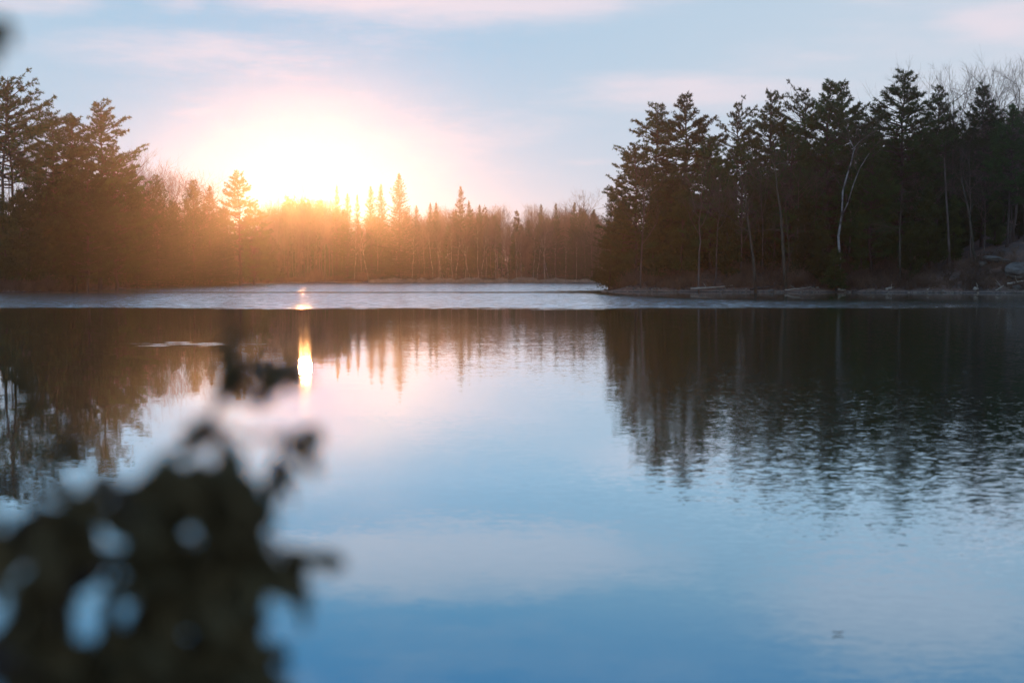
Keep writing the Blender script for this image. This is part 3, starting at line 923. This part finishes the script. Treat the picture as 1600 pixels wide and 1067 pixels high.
brush('undergrowth', 'brown brush at the foot of the far wood', [(450, 340), (520, 350), (600, 354), (700, 354), (800, 355), (880, 356), (985, 353)], 1500, 16, 1.0, 4.0, 3, leaves=False, off=3)

# dry reeds along the far shore
rng = np.random.default_rng(9)
n = 16000
px = rng.uniform(575, 960, n); off = rng.uniform(.6, 5.5, n)
keep = rng.random(n) < np.clip(np.interp(px, np.linspace(570, 965, 30), rng.uniform(.1, 1.0, 30)) + .3 * (px > 640), .08, 1)
px, off = px[keep], off[keep]; n = len(px)
y0 = np.interp(px, [520, 600, 700, 800, 880, 960], [348, 351, 350, 351, 352, 349])
x = (px - 800) / FPX * y0; y = y0 + off
z = ground_z(x, y)
hh = rng.uniform(.5, 1.25, n) * np.interp(px, np.linspace(570, 965, 46), rng.uniform(.45, 1.15, 46))
g = Geo()
p0 = np.stack([x, y, z - .05], -1); lean = np.stack([rng.normal(0, .14, n), rng.normal(0, .14, n), hh], -1)
sd = np.stack([np.cos(px * 7), np.sin(px * 7), np.zeros(n)], -1) * .03
g.add(np.stack([p0 - sd, p0 + sd, p0 + lean + sd * .6, p0 + lean - sd * .6], 1).reshape(-1, 3), np.arange(n * 4).reshape(-1, 4))
tag(link('reeds', g.mesh('reeds', M['reed'])), 'pale dry reeds in a strip along the far shore', 'reeds', kind='stuff')

# ------------------------------------------------------------------ driftwood and rocks on the right shore
def log(px0, py0, px1, py1, d, r, mat, label, bend=.1, stubs=0, seed=1, name='fallen_log'):
    rng = np.random.default_rng(seed)
    x0, y0 = P(px0, d); x1, y1 = P(px1, d)
    a = np.array([x0, y0, max(gz(x0, y0) + r * .6, CAM_Z + (HOR - py0) / FPX * d)])
    b_ = np.array([x1, y1 + .8, max(gz(x1, y1 + .8) + r * .6, CAM_Z + (HOR - py1) / FPX * d)])
    n = 9
    s = np.linspace(0, 1, n)[:, None]
    pts = a * (1 - s) + b_ * s
    pts[:, 2] -= bend * np.sin(np.linspace(0, math.pi, n)); pts[1:-1] += rng.normal(0, .03, (n - 2, 3))
    c = pts.mean(0)
    o = bpy.data.objects.new(name, None); COL.objects.link(o); o.location = c
    tag(o, label, 'log', 'driftwood on the right shore')
    g = Geo(); tube(g, pts - c, np.linspace(r, r * .45, n) * (1 + rng.normal(0, .06, n)), 9)
    link('trunk', g.mesh('log', M[mat], True), o)
    for k in range(stubs):
        p = along(pts - c, np.array([rng.uniform(.3, .95)]))[0]
        e = p + np.array([rng.normal(0, .3), rng.normal(0, .2), rng.uniform(.3, .7)])
        g = Geo(); tube(g, [p, (p + e) / 2 + rng.normal(0, .04, 3), e], [r * .4, r * .28, r * .12], 6)
        link('branch', g.mesh('stub', M[mat], True), o)
    return o
log(1079, 451, 1146, 446, 150.2, .11, 'driftwood', 'long thin bleached log lying along the shore left of the birch', .06, 1, 1)
log(1172, 452, 1222, 444, 149.0, .13, 'dark_log', 'dark wet log slanting into the water, right of the long bleached log', .05, 2, 2)
log(1309, 452, 1324, 455, 146.5, .12, 'driftwood', 'short bright bleached log at the waterline below the birch', .02, 0, 3)
log(1331, 455, 1365, 447, 146.3, .08, 'dark_log', 'thin forked dark branch on the shore just right of the birch', .1, 2, 4)
log(1384, 454, 1400, 450, 145.3, .16, 'driftwood', 'stubby pale log on the gravel below the broadest pine', .02, 1, 5)
log(1448, 452, 1466, 451, 143.8, .06, 'driftwood', 'small thin pale stick on the gravel left of the bright stump', .02, 0, 6)
log(1523, 451, 1532, 456, 141.6, .20, 'driftwood', 'short thick white stump lying at the waterline near the right edge', .0, 1, 7)
log(1556, 454, 1572, 453, 141.0, .09, 'driftwood', 'branchy pale driftwood right of the thick white stump', .02, 4, 8)
log(1574, 443, 1606, 449, 141.5, .13, 'driftwood', 'long pale log sloping down to the right edge of the picture', .05, 1, 9)
log(1226, 453, 1270, 452, 147.5, .07, 'driftwood', 'dull thin log flat on the shore between the dark log and the birch', .03, 1, 10)

# loose pale stones and dead stalks at the right waterline
rng = np.random.default_rng(31)
n = 1500
path = np.array([P(*q) for q in [(940, 154), (960, 152), (1040, 151), (1140, 149), (1230, 147), (1320, 146), (1400, 144), (1520, 141), (1600, 139), (1640, 138)]])
base = along(np.concatenate([path, np.zeros((len(path), 1))], 1), rng.uniform(0, 1, n))
base[:, 1] += rng.beta(1.2, 3, n) * 3.2 - .2
base[:, 2] = ground_z(base[:, 0], base[:, 1])
keep = (base[:, 2] > -.05) & (rng.random(n) < .35 + .65 * (np.sin(base[:, 0] * .7) * np.sin(base[:, 0] * .23 + 1) > -.1))
base = base[keep]; n = len(base)
octa = np.array([(1, 0, 0), (-1, 0, 0), (0, 1, 0), (0, -1, 0), (0, 0, 1), (0, 0, -1)], float)
of = np.array([(0, 2, 4), (2, 1, 4), (1, 3, 4), (3, 0, 4), (2, 0, 5), (1, 2, 5), (3, 1, 5), (0, 3, 5)])
r_ = (.05 + .16 * rng.random(n) ** 3)[:, None, None]
vs = base[:, None] + octa[None] * r_ * rng.uniform(.6, 1.4, (n, 6, 3)) * np.array([1, 1, .6])
g = Geo(); g.add(vs.reshape(-1, 3), (np.arange(n)[:, None, None] * 6 + of[None]).reshape(-1, 3))
M['pebble'] = rough_mat('shore_stones', (.11, .085, .06), (.30, .24, .17), .9)
tag(link('shore_stones', g.mesh('shore_stones', M['pebble'])), 'loose pale stones along the right waterline', 'stones', kind='stuff')

def rock(px, py, d, sx, sy, sz, label, seed):
    rng = np.random.default_rng(seed)
    import bmesh
    bm = bmesh.new()
    bmesh.ops.create_icosphere(bm, subdivisions=4, radius=1)
    ph = rng.uniform(0, 6, 9); nn = rng.normal(size=(7, 3)); nn /= np.linalg.norm(nn, axis=1, keepdims=True); cut = rng.uniform(.6, .95, 7)
    for v in bm.verts:
        p = np.array(v.co)
        for k in range(7):
            q = p @ nn[k]
            if q > cut[k]: p = p - nn[k] * (q - cut[k]) * .85
        p = p * (1 + .05 * math.sin(p[0] * 5 + ph[0]) * math.sin(p[1] * 6 + ph[1]) + .035 * math.sin(p[2] * 11 + p[0] * 9 + ph[2]))
        v.co = p * (sx, sy, sz)
    me = bpy.data.meshes.new('rock'); bm.to_mesh(me); bm.free()
    me.materials.append(M['rock'])
    x, y = P(px, d)
    o = link('rock', me, loc=(x, y, gz(x, y) + sz * .25))
    o.rotation_euler = (rng.normal(0, .1), rng.normal(0, .15), rng.uniform(0, 6.28))
    return tag(o, label, 'rock', 'rocks on the right bank')
rock(1591, 430, 143.5, 1.9, 1.3, 1.0, 'largest grey rock, cut by the right edge above the sloping log', 1)
rock(1556, 424, 146.5, 1.5, 1.0, .40, 'flat grey ledge rock left of the largest rock', 2)
rock(1535, 420, 146.8, .6, .5, .45, 'small pinkish grey boulder at the foot of the leaning trunk', 3)
rock(1588, 447, 140.7, .5, .4, .3, 'low stone below the largest rock, beside the sloping log', 4)
rock(1128, 452, 149.2, .30, .25, .2, 'little pale stone beside the long bleached log', 5)
rock(991, 449, 152.6, .22, .2, .18, 'tiny white stone on the tip of the peninsula', 6)
rock(1205, 452, 148.2, .55, .4, .25, 'low grey stone under the dark slanting log', 7)

# small leaf floating on the open water, lower right
lx, ly = P(1315, CAM_Z * FPX / (996 - HOR))
g = Geo()
tt = np.linspace(0, 1, 9)
wd = .011 * np.sin(math.pi * tt ** .8) + .001
up = .005 + .008 * (2 * tt - 1) ** 2
g.add(np.concatenate([np.stack([tt * .055 - .028, wd, up + .003], -1), np.stack([tt * .055 - .028, 0 * wd, up], -1), np.stack([tt * .055 - .028, -wd, up + .003], -1)]),
      [[r_ * 9 + i, r_ * 9 + i + 1, (r_ + 1) * 9 + i + 1, (r_ + 1) * 9 + i] for r_ in range(2) for i in range(8)])
tag(link('floating_leaf', g.mesh('leaf', M['leaf']), loc=(lx, ly, .001)), 'tiny dark leaf floating alone on the open water', 'leaf')

# ------------------------------------------------------------------ the cedar beside the camera, its boughs out of focus
rng = np.random.default_rng(77)
FS = .62            # the boughs are laid out at 1.8 m and drawn in to this fraction of it
TX, TY = -.80, 1.08
tz = gz(TX, TY) - .1
root = bpy.data.objects.new('cedar', None); COL.objects.link(root); root.location = (TX, TY, tz)
tag(root, 'blurred dark cedar boughs hanging close to the camera at the lower left', 'cedar')
g = Geo()
tpts = np.array([(0, 0, 0), (.02, .01, .5), (-.01, .03, 1.0), (.03, .02, 1.6), (.0, .05, 2.3), (.03, .04, 3.2), (.02, .05, 4.2), (.0, .04, 5.0)])
tube(g, tpts, [.10, .085, .075, .065, .052, .04, .022, .006], 10)
link('trunk', g.mesh('trunk', M['pine_bark'], True), root)

def W(px, py, d):
    d = d * FS
    return np.array([(px - 800) / FPX * d - TX, d - TY, CAM_Z + (HOR - py) / FPX * d - tz])

def spray(g, p, dr, L, wid, rng):
    """a flat cedar frond: a drooping midrib with scale-leaved side shoots"""
    dr = norm(dr)
    n = 9
    s = np.linspace(0, 1, n)
    sag = np.array([0, 0, -1.0])
    pts = p + dr * (s * L)[:, None] + sag * (.22 * L * s ** 2)[:, None]
    nm = norm(rng.normal(size=3) + np.array([0, -1.2, .4]))
    lat = norm(np.cross(dr, nm))
    prisms(g, pts[:-1], pts[1:], .0013, .001, 3)
    q = np.repeat(np.linspace(.06, 1, 15), 2); sd = np.tile([1, -1], 15)
    c = along(pts, q)
    l = wid * (.35 + .65 * np.sin(math.pi * np.clip(q * .85 + .1, 0, 1))) * rng.uniform(.7, 1.2, 30)
    tip = c + (lat[None] * sd[:, None] * .8 + dr * .75) * l[:, None] + sag * (.12 * l)[:, None]
    wv = norm(np.cross(tip - c, nm)) * .0019
    m_ = (c + tip) / 2
    vs = np.stack([c - wv * .5, m_ - wv, tip, m_ + wv, c + wv * .5], 1)
    k = np.arange(30)[:, None] * 5
    g.add(vs.reshape(-1, 3), np.concatenate([k + [0, 1, 4], k + [1, 3, 4], k + [1, 2, 3]]))

bough_n, BOUGH_SEED = 0, 2
def bough(pts, r, dens, L=(.04, .09), t0=.25, aim=.8, tips=True):
    global bough_n, rng
    bough_n += 1
    rng = np.random.default_rng(BOUGH_SEED * 1000 + bough_n)
    pts = np.array(pts)
    g = Geo()
    tt = np.linspace(0, 1, 3 * len(pts))
    fine = along(pts, tt); fine[1:-1] += rng.normal(0, .004, (len(fine) - 2, 3))
    tube(g, fine, np.linspace(r, .0016, len(fine)), 6)
    o = link('branch', g.mesh('bough', M['pine_bark'], True), root)
    f = Geo(); g2 = f
    seglen = np.linalg.norm(np.diff(pts, axis=0), axis=1).sum()
    n = max(2, int(seglen * dens / FS / 9)) if dens > 15 else 0
    for k in range(n):
        t = t0 + (1 - t0) * (k + rng.uniform(.2, 1.0)) / n
        p = along(fine, np.array([t]))[0]
        tg = norm(along(fine, np.array([min(1, t + .08)]))[0] - along(fine, np.array([t - .08]))[0])
        dr = norm(tg * aim + rng.normal(0, .42, 3) + np.array([.08, 0, -.22]))
        Ls = rng.uniform(*L) * FS * 1.25                       # a side shoot that carries a fan of fronds
        e = p + dr * Ls + np.array([0, 0, -.2 * Ls])
        prisms(g2, [p], [e], np.array([.0016]), .001, 3)
        for q in range(5):
            u = .25 + .18 * q
            spray(f, p * (1 - u) + e * u, norm(dr + rng.normal(0, .42, 3) + np.array([0, 0, -.12])), rng.uniform(*L) * FS, rng.uniform(.014, .024) * FS, rng)
    if tips:
        for k in range(3):
            spray(f, fine[-1], norm(fine[-1] - fine[-4]) + rng.normal(0, .25, 3), rng.uniform(*L) * .7 * FS, .018 * FS, rng)
    link('foliage', f.mesh('foliage', M['near_cedar']), o)
    return o
def onT(z): return along(tpts, np.array([z / 5.0]))[0]
# boughs in the picture: bends given as (column, row), distance laid out in metres
def BW(way, d0, d1):
    return [W(px, py, d0 + (d1 - d0) * i / max(1, len(way) - 1)) for i, (px, py) in enumerate(way)]
MAIN = [   # from the trunk: height on it, bends, distances, radius, density, first leafy part
    (.50, [(-220, 1010), (-40, 900), (60, 800), (180, 765), (245, 750), (305, 762), (345, 812)], 1.78, 1.84, .010, 230, .50),
    (.42, [(-200, 1080), (20, 1010), (130, 900), (200, 850), (265, 884), (316, 925), (342, 990)], 1.74, 1.82, .010, 270, .42),
    (.30, [(-180, 1140), (0, 1050), (130, 1030), (200, 1012), (275, 1022), (362, 1060)], 1.70, 1.80, .010, 250, .34),
    (.60, [(-180, 860), (-40, 780), (30, 745), (60, 790), (66, 845), (38, 935), (24, 1000)], 1.74, 1.78, .008, 210, .45),
    (.26, [(-120, 1200), (40, 1090), (150, 1075), (260, 1090)], 1.70, 1.76, .009, 260, .3),
]
for (zt, way, d0, d1, r, dens, t0) in MAIN:
    bough([onT(zt)] + BW(way, d0, d1), r, dens * .72, L=(.035, .062), t0=t0, aim=1.5)
SHOOTS = [
    ([(175, 765), (205, 840), (215, 930), (190, 1010)], 1.80, 1.80, .005, 210),
    ([(225, 780), (232, 860), (225, 940), (250, 1000)], 1.82, 1.82, .004, 190),
    ([(185, 880), (160, 950), (180, 1000)], 1.8, 1.8, .004, 170),
    ([(235, 750), (262, 716), (302, 684), (328, 655), (338, 634)], 1.84, 1.90, .004, 260),
    ([(312, 672), (345, 690), (362, 722), (372, 738)], 1.88, 1.90, .003, 220),
    ([(345, 672), (388, 685), (426, 688), (446, 696)], 1.92, 1.98, .0025, 120),
    ([(332, 645), (356, 600), (376, 565), (380, 540)], 1.90, 1.96, .003, 120),
    ([(370, 576), (404, 572), (440, 566)], 1.96, 1.99, .002, 90),
    ([(376, 550), (356, 505), (348, 462)], 1.98, 2.02, .0025, 10),
    ([(60, 770), (110, 640), (150, 540), (166, 462)], 1.82, 1.92, .003, 10),
    ([(270, 880), (316, 857), (362, 862), (392, 890)], 1.82, 1.85, .003, 230),
    ([(362, 860), (396, 850), (424, 848), (444, 872)], 1.85, 1.87, .0025, 210),
    ([(330, 960), (352, 990), (372, 1000)], 1.82, 1.84, .0025, 200),
    ([(66, 840), (110, 850), (160, 830)], 1.78, 1.80, .003, 170),
    ([(-20, 760), (0, 810), (10, 845)], 1.76, 1.76, .003, 200),
    ([(30, 745), (50, 700), (62, 640)], 1.78, 1.82, .003, 60),
]
for way, d0, d1, r, dens in SHOOTS:
    bough(BW(way, d0, d1), r, dens, L=(.03, .055), t0=.06, aim=1.6, tips=dens > 60)
bough([onT(1.9), W(-170, 60, 1.7), W(-70, 10, 1.7), W(-44, 40, 1.7), W(-36, 80, 1.7)], .008, 30, t0=.7, L=(.02, .03))
# the rest of the tree, outside the picture
for k in range(26):
    z = .5 + k * .165
    a = 2.0 + (k * 2.4) % 3.6
    L = .9 * (1 - z / 5.6)
    o0 = onT(z)
    e = np.array([math.cos(a), math.sin(a) * .8, 0])
    if e[1] > 0 and e[0] > -.35: e[0] = -.6
    bough([o0, o0 + e * L * .5 + (0, 0, .04), o0 + e * L - (0, 0, .06)], .009, 45, t0=.2)

# ------------------------------------------------------------------ haze, added to imitate the orange lens glare round the sun
import bmesh
bm = bmesh.new()
bmesh.ops.create_cube(bm, size=1)
me = bpy.data.meshes.new('haze'); bm.to_mesh(me); bm.free()
hz = link('haze', me)
bpy.context.view_layer.update()
ztop = max((o.matrix_world @ mathutils.Vector(c)).z for o in sc.objects if o.type == 'MESH' and o is not hz for c in o.bound_box) + .5
print('ZTOP', ztop)
hz.scale = (3040, 3040, ztop + 4.5); hz.location = (0, 0, (ztop - 4.5) / 2)
hm = bpy.data.materials.new('glare_haze'); hm.use_nodes = True
T = NT(hm.node_tree)
pv = T.n('ShaderNodeVolumePrincipled')
pv.inputs['Color'].default_value = (.92, .90, .90, 1)
pv.inputs['Density'].default_value = HAZE_DENSITY
pv.inputs['Anisotropy'].default_value = HAZE_G
oo = T.n('ShaderNodeOutputMaterial')
T.t.links.new(pv.outputs[0], oo.inputs['Volume'])
me.materials.append(hm)
tag(hz, 'thin haze added over the lake, imitating lens glare round the low sun', 'haze', kind='stuff')
print('ZMAX', max((o.matrix_world @ mathutils.Vector(c)).z for o in sc.objects if o.type == 'MESH' and o.name != 'haze' for c in o.bound_box), ground_z(X, Y).max())
